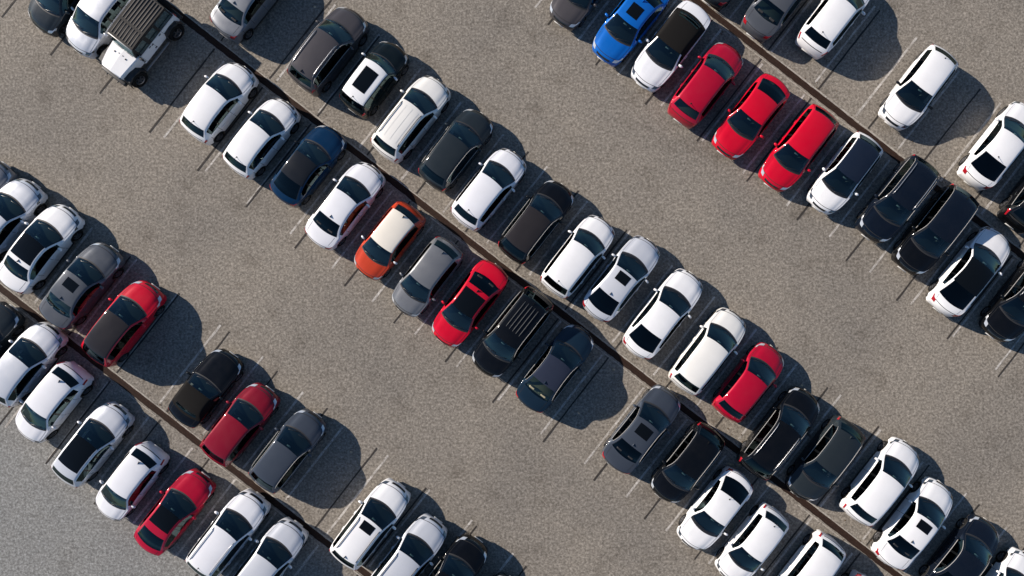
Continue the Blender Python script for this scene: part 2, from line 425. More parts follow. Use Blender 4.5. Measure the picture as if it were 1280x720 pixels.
class CarShape:
    def __init__(s, typ, L, W, H=None, o=None):
        t = dict(TYPES[typ]); o = o or {}
        t.update({k: v for k, v in o.items() if k in t})
        s.t = t; s.L = L; s.hw = W / 2; s.H = H or t['H']
        s.px = [p[0] for p in t['prof']]; s.pz = [p[1] * s.H for p in t['prof']]
        s.belt = t['belt'] * s.H
        s.wr = 0.325 if typ not in ('suv',) else 0.355
        s.xf = L * 0.5 - 0.86 * (L / 4.5); s.xr = -L * 0.5 + 0.80 * (L / 4.5)
        s.nose = 0.26; s.tail = t['cr'] * 1.6
    def P(s, f): return pchip(s.px, s.pz, f)
    def shear(s, f):
        f = np.asarray(f, float)
        a = np.clip((f - .45) / .3, 0, 1); a = a * a * (3 - 2 * a)
        b = np.clip((.40 - f) / .3, 0, 1); b = b * b * (3 - 2 * b)
        return -s.nose * a + s.tail * b
    def pt(s, f, v):
        """f: scalar station, v: signed section parameter (0 centre line .. 1 roof rail .. 2 belt .. 3 sill)"""
        sg = -1.0 if v < 0 else 1.0
        v = abs(v)
        if .88 < v < 1.12: return s._bez(f, .88, 1.0, 1.12, (v - .88) / .24, sg)
        if 1.88 < v < 2.14: return s._bez(f, 1.88, 2.0, 2.14, (v - 1.88) / .26, sg)
        return s._raw(f, v, sg)
    def _bez(s, f, a, b, c, t, sg):
        A, B, D = s._raw(f, a, sg), s._raw(f, b, sg), s._raw(f, c, sg)
        return A * (1 - t) ** 2 + B * 2 * t * (1 - t) + D * t * t
    def _raw(s, f, v, sg):
        W = s.hw * s._plan(f)
        P = s._prof(f)
        bz = min(s.belt * (1 + 0.03 * (0.5 - f)), P - 0.045)
        inset = 0.05 + 0.0 * f
        # greenhouse narrows towards the tail
        gh = max(0.0, P - bz)
        yc = W - inset - s.t['tumble'] * (gh - 0.04) - 0.10 * s.hw * max(0, (.35 - f)) * min(1, gh * 3)
        crown = 0.045 if gh < .2 else 0.05
        zr = P - crown
        if v <= 1:
            y = yc * v
            z = P - crown * v ** 2.4
            if f > s.t['wsb'] - .01:                       # bonnet: raised centre with two soft creases
                k = min(1.0, (f - s.t['wsb'] + .01) / .05) * min(1.0, max(0.0, (1.0 - f) / .08))
                z += k * (0.014 * math.exp(-((v - .62) / .09) ** 2) - 0.010 * math.exp(-((v - .80) / .07) ** 2))
        elif v <= 2:
            k = v - 1
            yb = W - 0.015
            y = yc + (yb - yc) * (k if gh < .1 else k ** 1.0)
            z = zr + (bz - zr) * k
        else:
            k = v - 2
            x = s.xof(f, W)
            zb = 0.20 + 0.06 * (abs(2 * f - 1) ** 6)
            for xw in (s.xf, s.xr):                        # wheel arches
                d = abs(x - xw); ra = s.wr + 0.035
                if d < ra: zb = max(zb, s.wr - .02 + math.sqrt(max(0, ra * ra - d * d)))
            zb = min(zb, bz - 0.05)
            z = bz + (zb - bz) * k
            q = (z - 0.2) / max(.1, bz - 0.2)
            y = W * (1.0 - 0.035 * (1 - q) ** 2 + 0.010 * math.sin(q * math.pi) - 0.012 * math.exp(-((q - .55) / .10) ** 2))
            y -= 0.015 * (q > .999)
        x = s.xof(f, y)
        return Vector((x, sg * y, z))
    def xof(s, f, y):
        key = f
        c = s._sh.get(key)
        if c is None: c = s._sh[key] = float(s.shear(f))
        x = -s.L / 2 + s.L * f
        return x + c * (y / s.hw) ** 2
    _pc = None
    def _prof(s, f):
        if f not in s._pr: s._pr[f] = float(s.P(f))
        return s._pr[f]
    def _plan(s, f):
        if f not in s._pl: s._pl[f] = float(pchip([p[0] for p in PLAN], [p[1] for p in PLAN], f))
        return s._pl[f]
    def prep(s): s._sh, s._pr, s._pl = {}, {}, {}; return s
    def patch(s, name, f0, f1, v0, v1, nf, nv, mat, parent, off=0.004, taper=0.0, thick=True, shape=None):
        vs = []; fs = []
        for i in range(nf + 1):
            for j in range(nv + 1):
                a, b = i / nf, j / nv
                f = f0 + (f1 - f0) * a; v = v0 + (v1 - v0) * b
                if taper: v = (v0 + v1) / 2 + (v - (v0 + v1) / 2) * (1 - taper * a)
                if shape: f, v = shape(a, b)
                p = s.pt(f, v)
                e = 1e-3
                pf = s.pt(min(1, f + e), v) - s.pt(max(0, f - e), v); pv = s.pt(f, v + 4*e) - s.pt(f, v - 4*e)
                n = pf.cross(pv)
                if n.length < 1e-9: n = Vector((0, 0, 1))
                n.normalize()
                vs.append(p + n * off)
        for i in range(nf):
            for j in range(nv):
                a = i * (nv + 1) + j
                fs.append((a, a + 1, a + nv + 2, a + nv + 1))
        return vs, fs

VCOLS = [0, .2, .4, .6, .74, .84, .88, .94, 1.0, 1.06, 1.12, 1.3, 1.6, 1.80, 1.88, 1.94, 2.0, 2.07, 2.14, 2.25, 2.4, 2.6, 2.8, 3.0]
def subdiv(pts, maxstep):
    out = [pts[0]]
    for a, b in zip(pts, pts[1:]):
        n = max(1, int(math.ceil((b - a) / maxstep - 1e-6)))
        out += [a + (b - a) * i / n for i in range(1, n + 1)]
    return out

# shared wheel meshes
def wheel_meshes():
    prof = [(-.10, .20), (-.105, .25), (-.10, .295), (-.07, .322), (0, .325), (.07, .322), (.10, .295), (.105, .25), (.10, .205), (.02, .20)]
    n = 28; vs = []; fs = []
    for i in range(n):
        a = 2 * math.pi * i / n
        vs += [(r * math.cos(a), y, r * math.sin(a)) for y, r in prof]
    m = len(prof)
    for i in range(n):
        for j in range(m - 1):
            fs.append((i * m + j, i * m + j + 1, ((i + 1) % n) * m + j + 1, ((i + 1) % n) * m + j))
    t = bpy.data.meshes.new('wheel'); t.from_pydata(vs, [], fs); t.materials.append(rubber)
    t.polygons.foreach_set('use_smooth', [True] * len(t.polygons))
    bm = bmesh.new()
    # rim barrel + hub + five spokes, outside face at +y
    for i in range(n):
        a0, a1 = 2*math.pi*i/n, 2*math.pi*(i+1)/n
        q = [bm.verts.new((r*math.cos(a), y, r*math.sin(a))) for a, y, r in ((a0, .095, .212), (a1, .095, .212), (a1, .08, .185), (a0, .08, .185))]
        bm.faces.new(q)
        q = [bm.verts.new((r*math.cos(a), y, r*math.sin(a))) for a, y, r in ((a0, .08, .185), (a1, .08, .185), (a1, 0, .17), (a0, 0, .17))]
        bm.faces.new(q)
    for k in range(5):
        a = 2 * math.pi * k / 5
        c, s_ = math.cos(a), math.sin(a)
        def pt(r, w, y): return (r * c - w * s_, y, r * s_ + w * c)
        q = [bm.verts.new(pt(*z)) for z in ((.02, .035, .085), (.19, .022, .088), (.19, -.022, .088), (.02, -.035, .085))]
        bm.faces.new(q)
        for w in (-1, 1):
            q = [bm.verts.new(pt(*z)) for z in ((.02, .035*w, .085), (.19, .022*w, .088), (.19, .022*w, .05), (.02, .035*w, .05))]
            bm.faces.new(q)
    hub = [bm.verts.new((.05*math.cos(2*math.pi*i/12), .09, .05*math.sin(2*math.pi*i/12))) for i in range(12)]
    bm.faces.new(hub)
    r_ = bpy.data.meshes.new('rim'); bm.to_mesh(r_); bm.free(); r_.materials.append(rim_m)
    bm = bmesh.new()
    vv = [bm.verts.new((.185*math.cos(2*math.pi*i/20), .02, .185*math.sin(2*math.pi*i/20))) for i in range(20)]
    bm.faces.new(vv)
    d = bpy.data.meshes.new('brake_disc'); bm.to_mesh(d); bm.free(); d.materials.append(trim_black)
    return t, r_, d
TYRE, RIM, DISC = wheel_meshes()
MIRROR = {}
HANDLE = {}
def mirror_mesh(mat):
    if mat.name not in MIRROR:
        bm = bmesh.new()
        bmesh.ops.create_icosphere(bm, subdivisions=2, radius=1.0)
        for v in bm.verts:
            x, y, z = v.co
            v.co = Vector((x * .075 + .03 * (y * .5), y * .125, z * .075))
            if v.co.x < -.035: v.co.x = -.035
        me = bpy.data.meshes.new('wing_mirror'); bm.to_mesh(me); bm.free(); me.materials.append(mat)
        me.polygons.foreach_set('use_smooth', [True] * len(me.polygons))
        MIRROR[mat.name] = me
    return MIRROR[mat.name]
def handle_mesh(mat):
    if mat.name not in HANDLE: HANDLE[mat.name] = bbox_mesh('door_handle', .20, .035, .03, mat, .012, 1)
    return HANDLE[mat.name]
SEATS = {}
def seat_mesh(mat):
    if mat.name not in SEATS:
        bm = bmesh.new()
        for c, sz in (((0, 0, .10), (.50, .50, .16)), ((-.30, 0, .40), (.15, .48, .58)), ((-.37, 0, .76), (.10, .26, .17))):
            r = bmesh.ops.create_cube(bm, size=1.0)
            for v in r['verts']: v.co = Vector((v.co.x*sz[0]+c[0]-(.12*(v.co.z) if sz[2] > .3 else 0), v.co.y*sz[1]+c[1], v.co.z*sz[2]+c[2]))
        bmesh.ops.bevel(bm, geom=bm.edges[:], offset=.035, segments=1, affect='EDGES')
        me = bpy.data.meshes.new('seat'); bm.to_mesh(me); bm.free(); me.materials.append(mat)
        SEATS[mat.name] = me
    return SEATS[mat.name]
WHEELRING = None
def steering_mesh():
    global WHEELRING
    if WHEELRING: return WHEELRING
    vs = []; fs = []; n, m = 16, 5
    for i in range(n):
        a = 2*math.pi*i/n
        for j in range(m):
            b = 2*math.pi*j/m; r = .17 + .016*math.cos(b)
            vs.append((.016*math.sin(b), r*math.cos(a), r*math.sin(a)))
    for i in range(n):
        for j in range(m):
            fs.append((i*m+j, i*m+(j+1)%m, ((i+1)%n)*m+(j+1)%m, ((i+1)%n)*m+j))
    me = bpy.data.meshes.new('steering_wheel'); me.from_pydata(vs, [], fs); me.materials.append(trim_black)
    WHEELRING = me
    return me

TEMPL = {}
def car_root(name, u, v, front_up, dyaw, label, cat, z=.6):
    r = bpy.data.objects.new(name, None)
    r.empty_display_size = .5
    C.objects.link(r)
    w = P2W(u, v, z)
    r.location = (w.x, w.y, 0.012 * 0)
    r.rotation_euler = (0, 0, R(52 + dyaw) + (0 if front_up else math.pi))
    tag(r, label, cat, 'cars parked in the diagonal rows')
    return r

def make_car(typ, col, u, v, up, label, L=4.4, W=1.80, H=None, dyaw=0.0, roof=None, sun=None, rails=None, ribs=False,
             mirror=None, seat=None, pillar=None, frontglass=None, fin='fin', over=None, lights='lens', cat=None, hoodstripe=None, grille=None, shelf=None, pano=.36, trim=False):
    sh = CarShape(typ, L, W, H, over).prep()
    t = sh.t
    root = car_root(t['name'], u, v, up, dyaw, label, cat or {'suv': 'suv', 'hatch': 'hatchback', 'mini': 'hatchback', 'sedan': 'sedan', 'coupe': 'coupe', 'wagon': 'estate car', 'cabrio': 'convertible', 'roadster': 'convertible'}[typ])
    body_m = PM(col)
    rwb, rwt, wst, wsb = t['rwb'], t['rwt'], t['wst'], t['wsb']
    wA, wB, wC, wD = t['win']      # side window: rear end, C pillar, B pillar, front end
    pil = .013
    keys = sorted(set([pano if roof == 'pano' else 0, 0, .004, .012, .02, .03, rwb, rwt, wst, wsb, wsb + .013, .945, .96, .975, .985, .992, 1,
                       wA, wB - pil * .8, wB + pil * .8, wC - pil, wC + pil, wD]))
    # drop near duplicates but keep the boundaries
    kk = [keys[0]]
    for k in keys[1:]:
        if k - kk[-1] > .0015: kk.append(k)
    st = subdiv(kk, .028)
    # arch neighbourhoods get extra stations
    for xw in (sh.xf, sh.xr):
        fw = (xw + L / 2) / L
        for dd in (-1, -.97, -.9, -.75, -.5, -.25, 0, .25, .5, .75, .9, .97, 1):
            st.append(fw + dd * (sh.wr + .035) / L + (.035 if xw > 0 else -.0))
    st = sorted(st); s2 = [st[0]]
    keyset = set(kk)
    for k in st[1:]:
        if k - s2[-1] > .0025: s2.append(k)
        elif k in keyset and s2[-1] not in keyset: s2[-1] = k
    st = s2
    cols = [-c for c in VCOLS[:0:-1]] + VCOLS
    nc = len(cols)
    V = [sh.pt(f, c) for f in st for c in cols]
    body, ws, rw, rf, cowl, pill = [], [], [], [], [], []
    sideL = {}
    cab = typ in ('cabrio', 'roadster')
    for i in range(len(st) - 1):
        fm = (st[i] + st[i + 1]) / 2
        for j in range(nc - 1):
            vm = (cols[j] + cols[j + 1]) / 2; a = abs(vm)
            q = (i * nc + j, (i + 1) * nc + j, (i + 1) * nc + j + 1, i * nc + j + 1)
            if wst < fm < wsb and a < .94: ws.append((q, 0 if a < .88 and fm > wst + .008 and fm < wsb - .012 else 1)); continue
            if wsb < fm < wsb + .013 and a < .94: cowl.append(q); continue
            if rwb < fm < rwt and a < (.88 if not cab else .74): rw.append((q, 0 if a < .84 or cab else 1)); continue
            if rwb - .03 < fm < wst and cab and a < 1.88: rf.append(q); continue
            if roof and rwt < fm < wst and a < 1.0 and roof != 'pano': rf.append(q); continue
            if roof == 'pano' and pano < fm < wst and a < .88: rf.append(q); continue
            if 1.12 < a < 1.88 and wA < fm < wD and not cab:
                if wB - pil*.8 < fm < wB + pil*.8 or wC - pil < fm < wC + pil: pill.append((q, fm < (wB + wC) / 2, vm > 0)); continue
                seg = 0 if fm < wB else (1 if fm < wC else 2)
                sideL.setdefault((seg, vm > 0), []).append(q); continue
            if cab and 1.12 < a < 1.88 and wC < fm < wD: sideL.setdefault((2, vm > 0), []).append(q); continue
            if a > 2.8 and not (fm > .975 or fm < .025): cowl.append(q); continue
            body.append(q)
    # end caps
    n = len(st)
    caps = [tuple(range(0, nc)), tuple((n - 1) * nc + j for j in range(nc))[::-1]]
    def build(name, quads, mats, fm=None, extra=None):
        used = sorted({i for q in quads for i in q}); mp = {a: b for b, a in enumerate(used)}
        return mesh_obj(name, [V[i] for i in used], [[mp[i] for i in q] for q in quads], mats, root, fm)
    bo = build('body', body + caps, body_m)
    build('windscreen', [q for q, _ in ws], [frontglass or G_front, black_gloss], [m for _, m in ws])
    if rw: build('rear_window', [q for q, _ in rw], [G_rear if shelf else G_dark, black_gloss], [m for _, m in rw])
    build('trim', cowl, black_plastic)
    for a_, b_ in ((0, 0), (0, 1), (1, 0), (1, 1)):
        qs = [q for q, x_, y_ in pill if x_ == bool(a_) and y_ == bool(b_)]
        if qs: build('door_pillar', qs, pillar_m)
    rm = {'black': roof_glass, 'pano': roof_glass, 'soft': soft_top}.get(roof) or (PM(roof) if roof else None)
    if cab: rm = soft_top
    if rf: build('roof', rf, rm)
    for key, qs in sideL.items(): build('side_window', qs, G_dark)
    # underside tray closes the body and stops light
    ub = []
    for f in [.03, .1, .2, .35, .5, .65, .8, .9, .97]:
        ub.append(f)
    uv = []; uf = []
    for f in ub:
        w_ = sh.hw * sh._plan(f) * .80
        for y in (-w_, w_): uv.append((sh.xof(f, y), y, .24))
    for i in range(len(ub) - 1): uf.append((2*i, 2*i+1, 2*i+3, 2*i+2))
    mesh_obj('floor_pan', uv, uf, black_plastic, root, smooth=False)
    # panel gaps as thin dark ribbons lying on the skin
    gv, gf = [], []
    def rib(f0, f1, v0, v1, nf, nv, shape=None):
        a, b = sh.patch('', f0, f1, v0, v1, nf, nv, None, None, off=.0025, shape=shape)
        base = len(gv); gv.extend(a); gf.extend([tuple(i + base for i in q) for q in b])
    gw = .020 / L
    for sg in (-1, 1):
        rib(wsb + .02, .945, sg * .945, sg * .962, 6, 1)
        for f in (wC, wD - .005): rib(f, f + gw, sg * 1.9, sg * 2.8, 1, 8)
        rib(max(.16, wB - .05), max(.16, wB - .05) + gw, sg * 1.9, sg * 2.5, 1, 5)
        rib(.115 if typ in ('sedan','coupe','cabrio','roadster') else .10, (.115 if typ in ('sedan','coupe','cabrio','roadster') else .10) + gw, sg * 2.1, sg * 2.8, 1, 5)
    rib(.952, .952 + gw, -.95, .95, 1, 12)
    if typ in ('sedan', 'cabrio', 'coupe', 'roadster'):
        rib(.022, .022 + gw, -.8, .8, 1, 10)
        for sg in (-1, 1): rib(.022, rwb - .012, sg * .80, sg * .815, 4, 1)
    else: rib(.020, .020 + gw, -.85, .85, 1, 10)
    tag(mesh_obj('panel_gap', gv, gf, gap_m, root), kind='stuff')
    # sunroof
    if sun:
        f0, f1, vw = sun
        a, b = sh.patch('', f0, f1, -vw, vw, 6, 8, None, None, off=.006)
        mesh_obj('sunroof', a, b, roof_glass, root)
    # headlights and tail lights wrap round the corners
    lm = lens_m if min(PAINT[col][0]) > .3 else lens_glint
    for sg in (-1, 1):
        def shp(a, b, sg=sg):
            return (.905 + .075 * b + .0 * a + .018 * a * (1 - b), sg * (2.02 - .50 * a - .95 * b * a))
        a, b = sh.patch('', 0, 1, 0, 1, 16, 6, None, None, off=.008, shape=lambda a, b, sg=sg: ((.958 - .050 * a) + (.026 + .010 * math.sin(a * 3.14)) * b, sg * (.76 + 1.50 * a)))
        mesh_obj('headlight', a, b, lm, root)
        if typ in ('suv', 'hatch', 'wagon', 'mini'):
            fn = lambda a, b, sg=sg: (.010 + .040 * b, sg * (1.15 + .95 * a))
        else:
            fn = lambda a, b, sg=sg: (.008 + .038 * b * (.4 + .6 * a), sg * (.80 + 1.25 * a))
        a, b = sh.patch('', 0, 1, 0, 1, 12, 6, None, None, off=.009, shape=fn)
        mesh_obj('tail_light', a, b, red_lens, root)
    # grille, lower intake, plates
    a, b = sh.patch('', .977, .991, -.56, .56, 3, 18, None, None, off=.009)
    mesh_obj('grille', a, b, grille or black_gloss, root)
    xn = sh.pt(.992, 0)
    box('number_plate', (sh.L/2 - .004, 0, .42), (.008, .50, .10), plate_m, root, .003, 1)
    box('number_plate', (-sh.L/2 - .001, 0, .40), (.008, .50, .10), plate_m, root, .004, 1)
    # badge on the bonnet edge
    # wheels
    sc = sh.wr / .325
    for xw in (sh.xf, sh.xr):
        for sg in (-1, 1):
            w = link_mesh('wheel', TYRE, root, (xw, sg * (sh.hw - .155), sh.wr), (0, 0, 0 if sg > 0 else math.pi), (sc, 1, sc))
            link_mesh('rim', RIM, w); link_mesh('brake_disc', DISC, w)
    # wing mirrors
    mm = mirror_mesh(PM(mirror) if mirror else body_m)
    fmir = wD - .025
    pm = sh.pt(fmir, 1.9)
    for sg in (-1, 1):
        o = link_mesh('wing_mirror', mm, root, (pm.x + .02, sg * (sh.hw + .085), pm.z + .045), (0, 0, sg * R(12)), (1, 1 if sg > 0 else 1, 1))
        if sg < 0: o.scale = (1, -1, 1)
        box('mirror_stalk', (pm.x + .01, sg * (sh.hw - .01), pm.z + .015), (.06, .10, .03), trim_black, o).matrix_parent_inverse = Matrix.Identity(4)
        st_ = o.children[0] if o.children else None
        if st_: st_.location = (0, (-.11 * sg) * (1 if sg > 0 else -1), -.03)
    hm = handle_mesh(body_m)
    for f in ((wC + .025, wB + .0) if typ not in ('coupe', 'cabrio', 'mini', 'roadster') else (wC + .02,)):
        for sg in (-1, 1):
            p = sh.pt(f, sg * 2.22)
            link_mesh('door_handle', hm, root, (p.x, p.y + sg * .012, p.z))
    # interior
    sm = seat_beige if seat == 'beige' else seat_m
    smesh = seat_mesh(sm)
    xm = -L / 2 + L * (.47 if typ != 'roadster' else .38)
    sc_ = min(1, (sh.H - .38) / 1.05)
    for sg in (-1, 1):
        link_mesh('seat', smesh, root, (xm, sg * .36, .33), scale=(1, .95, sc_))
        if typ != 'roadster': link_mesh('seat', smesh, root, (xm - .85, sg * .33, .35), scale=(1, 1.2, sc_ * .93))
    pw = sh.pt(wsb - .01, 0)
    box('dashboard', (pw.x - .30, 0, pw.z - .16), (.55, sh.hw * 1.50, .20), dash_m, root, .05, 2)
    link_mesh('steering_wheel', steering_mesh(), root, (pw.x - .68, .36, pw.z - .10), (0, R(-22), 0))
    ra = sh.pt(rwb + .004, 0)
    fs_ = rwb + (rwt - rwb) * .12
    shelf_m = {'beige': seat_beige, 'grey': simple('shelf_grey', (.10, .115, .10), .8)}.get(shelf, dash_m)
    sz = sh.belt - .01
    x0 = -L/2 + L * (rwb + .02); ln = max(.35, L * (rwt - rwb) * .9)
    box('parcel_shelf', (x0 + ln/2, 0, sz), (ln, sh.hw * 1.42, .03), shelf_m, root, .008, 1)
    # interior mirror, its sun glint put in as a pale grey colour
    p = sh.pt(wst + .015, 0)
    box('rear_view_mirror', (p.x + .02, 0, p.z - .07), (.05, .20, .06), simple('mirror_glint_grey', (.38, .40, .40), .4), root, .01, 1)
    # aerial
    if not cab and fin:
        p = sh.pt(rwt + .03, 0)
        if fin == 'fin':
            me = FIN_MESH(body_m if PAINT[col][0][0] < .3 else trim_black)
            link_mesh('aerial', me, root, (p.x, 0, p.z - .004))
        else:
            link_mesh('aerial', ROD_MESH(), root, (p.x, 0, p.z - .004))
    # wipers
    for k, (y0, y1) in enumerate(((.05, .62), (-.55, .02))):
        p0, p1 = sh.pt(wsb - .004, y0 / sh.hw), sh.pt(wsb - .028, y1 / sh.hw)
        p0, p1 = p0 + Vector((0, 0, .018)), p1 + Vector((0, 0, .018))
        d = p1 - p0
        o = box('wiper', (p0 + p1) / 2, (d.length, .018, .012), trim_black, root, .003, 1)
        o.rotation_euler = d.to_track_quat('X', 'Z').to_euler()
    if trim:  # window trim in matt pale grey, standing in for sun glints along the edges
        tm = simple('trim_glint_grey', (.34, .33, .32), .5, .0, .4)
        for sg in (-1, 1):
            for v_, r_ in ((1.93, .013), (1.06, .011)):
                pts = [sh.pt(wA - .01 + (wD - wA) * k / 16, sg * v_) + Vector((0, sg * .012, .012)) for k in range(17)]
                tube('window_glint_trim', pts, r_, tm, root, 5)
    # roof rails
    if rails:
        rmat = {'chrome': alloy, 'black': trim_black}[rails]
        for sg in (-1, 1):
            pts = []
            for k in range(13):
                f = rwt + .03 + (wst - rwt - .06) * k / 12
                p = sh.pt(f, sg * .86); lift = .035 if 0 < k < 12 else -.005
                pts.append(p + Vector((0, 0, lift)))
            tube('roof_rail', pts, .017, rmat, root)
    if ribs:
        for k in range(5):
            vy = -.56 + .28 * k
            pts = [sh.pt(rwt + .05 + (.42 - rwt) * i / 8, vy) + Vector((0, 0, .03 if 0 < i < 8 else 0)) for i in range(9)]
            tube('roof_rib', pts, .015, simple('rib_grey', (.07, .072, .075), .5, 0, .2), root)
    return root, sh

def tube(name, pts, r, mat, parent, n=6):
    vs, fs = [], []
    for i, p in enumerate(pts):
        d = (pts[min(i+1, len(pts)-1)] - pts[max(i-1, 0)]).normalized()
        a = d.cross(Vector((0, 0, 1)));  a = a.normalized() if a.length > 1e-4 else Vector((1, 0, 0))
        b = a.cross(d)
        for k in range(n):
            t = 2*math.pi*k/n
            vs.append(p + a*r*math.cos(t) + b*r*math.sin(t))
    for i in range(len(pts) - 1):
        for k in range(n):
            fs.append((i*n+k, i*n+(k+1)%n, (i+1)*n+(k+1)%n, (i+1)*n+k))
    fs += [tuple(range(n))[::-1], tuple((len(pts)-1)*n+k for k in range(n))]
    return mesh_obj(name, vs, fs, mat, parent)
_F = {}
def FIN_MESH(mat):
    if mat.name not in _F:
        vs = [(-.09, -.035, 0), (-.09, .035, 0), (.10, 0, 0), (-.085, -.008, .075), (-.085, .008, .075), (0, 0, .05)]
        fs = [(0, 3, 4, 1), (0, 2, 5, 3), (1, 4, 5, 2), (3, 5, 4), (0, 1, 2)]
        me = bpy.data.meshes.new('aerial'); me.from_pydata(vs, [], fs); me.materials.append(mat); _F[mat.name] = me
    return _F[mat.name]
def ROD_MESH():
    if 'rod' not in _F:
        bm = bmesh.new()
        r = bmesh.ops.create_cone(bm, cap_ends=True, segments=8, radius1=.045, radius2=.03, depth=.03)
        r2 = bmesh.ops.create_cone(bm, cap_ends=True, segments=6, radius1=.010, radius2=.006, depth=.22)
        for v in r2['verts']: v.co = Matrix.Rotation(R(-55), 3, 'Y') @ v.co + Vector((-.09, 0, .07))
        me = bpy.data.meshes.new('aerial'); bm.to_mesh(me); bm.free(); me.materials.append(trim_black); _F['rod'] = me
    return _F['rod']

# ------------------------------------------------------------------ white off-roader with the boxy black hardtop
def make_offroader(u, v):
    r = car_root('off_road_car', u, v, False, 0, 'boxy white off-road car with a black ribbed hardtop and big exposed tyres', 'off-roader', z=.9)
    wp = PM('white')
    hard = simple('hardtop_black', (0.030, 0.028, 0.027), 0.7, 0, 0.15)
    L, hw = 4.3, .80
    # tub
    def prism(name, pts, y0, y1, mat, bev=.03, topin=0.0):
        bm = bmesh.new()
        a = [bm.verts.new((x, y0 + (topin if z > 1.15 else 0), z)) for x, z in pts]
        b = [bm.verts.new((x, y1 - (topin if z > 1.15 else 0), z)) for x, z in pts]
        bm.faces.new(a[::-1]); bm.faces.new(b)
        for i in range(len(pts)):
            j = (i + 1) % len(pts)
            bm.faces.new((a[i], a[j], b[j], b[i]))
        bmesh.ops.recalc_face_normals(bm, faces=bm.faces[:])
        bmesh.ops.bevel(bm, geom=bm.edges[:], offset=bev, segments=2, affect='EDGES')
        me = bpy.data.meshes.new(name); bm.to_mesh(me); bm.free(); me.materials.append(mat)
        me.polygons.foreach_set('use_smooth', [False] * len(me.polygons))
        return link_mesh(name, me, r)
    prism('body', [(-2.05, .55), (.62, .55), (.62, 1.16), (-2.05, 1.16)], -hw, hw, wp)
    # bonnet tapers forward
    bm = bmesh.new()
    sec = [(.60, .76, 1.17, .62), (1.2, .70, 1.15, .60), (1.78, .62, 1.08, .58), (1.86, .60, 1.02, .58)]
    rows = []
    for x, w, zt, zb in sec:
        rows.append([bm.verts.new(p) for p in ((x, -w, zb), (x, -w, zt - .06), (x, -w + .05, zt), (x, 0, zt + .025), (x, w - .05, zt), (x, w, zt - .06), (x, w, zb))])
    for a, b in zip(rows, rows[1:]):
        for i in range(6): bm.faces.new((a[i], b[i], b[i+1], a[i+1]))
    bm.faces.new(rows[-1]); bm.faces.new(rows[0][::-1])
    bmesh.ops.recalc_face_normals(bm, faces=bm.faces[:])
    me = bpy.data.meshes.new('bonnet'); bm.to_mesh(me); bm.free(); me.materials.append(wp); link_mesh('bonnet', me, r)
    for y in (-.32, .32): box('bonnet_latch', (1.0, y, 1.185), (.07, .05, .03), black_plastic, r, .008, 1)
    for y in (-.1, .12): box('washer_jet', (.95, y, 1.19), (.04, .04, .02), black_plastic, r, .006, 1)
    box('grille', (1.87, 0, .84), (.04, 1.05, .40), wp, r, .01, 1)
    for k in range(7): box('grille_slot', (1.893, -.36 + .12 * k, .84), (.012, .055, .30), trim_black, r, .004, 1)
    for sg in (-1, 1):
        bm = bmesh.new(); bmesh.ops.create_cone(bm, cap_ends=True, segments=16, radius1=.10, radius2=.09, depth=.05)
        me = bpy.data.meshes.new('headlight'); bm.to_mesh(me); bm.free(); me.materials.append(lens_m)
        link_mesh('headlight', me, r, (1.90, sg * .50, .90), (0, R(90), 0))
    box('front_bumper', (2.00, 0, .60), (.20, 1.40, .20), black_plastic, r, .05, 2)
    for y in (-.33, .33): box('tow_hook', (2.11, y, .66), (.12, .05, .06), black_plastic, r, .012, 1)
    box('rear_bumper', (-2.15, 0, .60), (.20, 1.60, .20), black_plastic, r, .05, 2)
    # windscreen frame, nearly upright
    fr = prism('windscreen_frame', [(.52, 1.16), (.66, 1.16), (.42, 1.70), (.34, 1.70)], -.74, .74, black_plastic, .015, .05)
    a = [(.668, -.66, 1.22), (.668, .66, 1.22), (.47, .62, 1.64), (.47, -.62, 1.64)]
    g = mesh_obj('windscreen', [(x, y, z) for x, y, z in a], [(0, 1, 2, 3)], G_front, r, smooth=False)
    for y0, y1 in ((-.55, -.02), (.05, .58)):
        o = box('wiper', (.69, (y0+y1)/2, 1.24), (.02, y1-y0, .02), trim_black, r, .004, 1)
    # hardtop: side walls with openings, ribbed lid in two panels
    def wall(sg):
        y0, y1 = sg * .79, sg * .70
        zb, zt = 1.16, 1.72
        spans = [(-2.03, -1.95, 'w'), (-1.95, -1.12, 'o'), (-1.12, -1.00, 'p'), (-1.00, -.42, 'g'), (-.42, -.26, 'p'), (-.26, .36, 'g'), (.36, .44, 'p')]
        vs, fs = [], []
        def quad(x0, x1, k0, k1, mat, name):
            def at(x, k): return (x, y0 + (y1 - y0) * k, zb + (zt - zb) * k)
            o = mesh_obj(name, [at(x0, k0), at(x1, k0), at(x1, k1), at(x0, k1)], [(0, 1, 2, 3)], mat, r, smooth=False)
            return o
        for x0, x1, k in spans:
            if k == 'o': quad(x0, x1, .10, .88, G_dark, 'side_window')
            if k == 'g': quad(x0 + .02, x1 - .02, .10, .82, G_dark, 'side_window')
            m = wp if k in 'pg' else hard
            if k in 'wp': quad(x0, x1, 0, 1, m, 'pillar')
            else:
                quad(x0, x1, 0, .10, m, 'window_frame'); quad(x0, x1, .82 if k == 'g' else .88, 1, hard, 'window_frame')
                if k == 'g':
                    quad(x0, x0 + .02, .10, .82, m, 'window_frame'); quad(x1 - .02, x1, .10, .82, m, 'window_frame')
    wall(1); wall(-1)
    mesh_obj('rear_window', [(-2.04, -.78, 1.18), (-2.04, .78, 1.18), (-1.98, .70, 1.72), (-1.98, -.70, 1.72)], [(0, 1, 2, 3)], G_dark, r, smooth=False)
    prism('roof', [(-2.05, 1.72), (.44, 1.70), (.44, 1.765), (-.2, 1.80), (-2.05, 1.79)], -.73, .73, hard, .02)
    ribm = simple('roof_rib_grey', (0.105, 0.095, 0.085), 0.7, 0, 0.2)
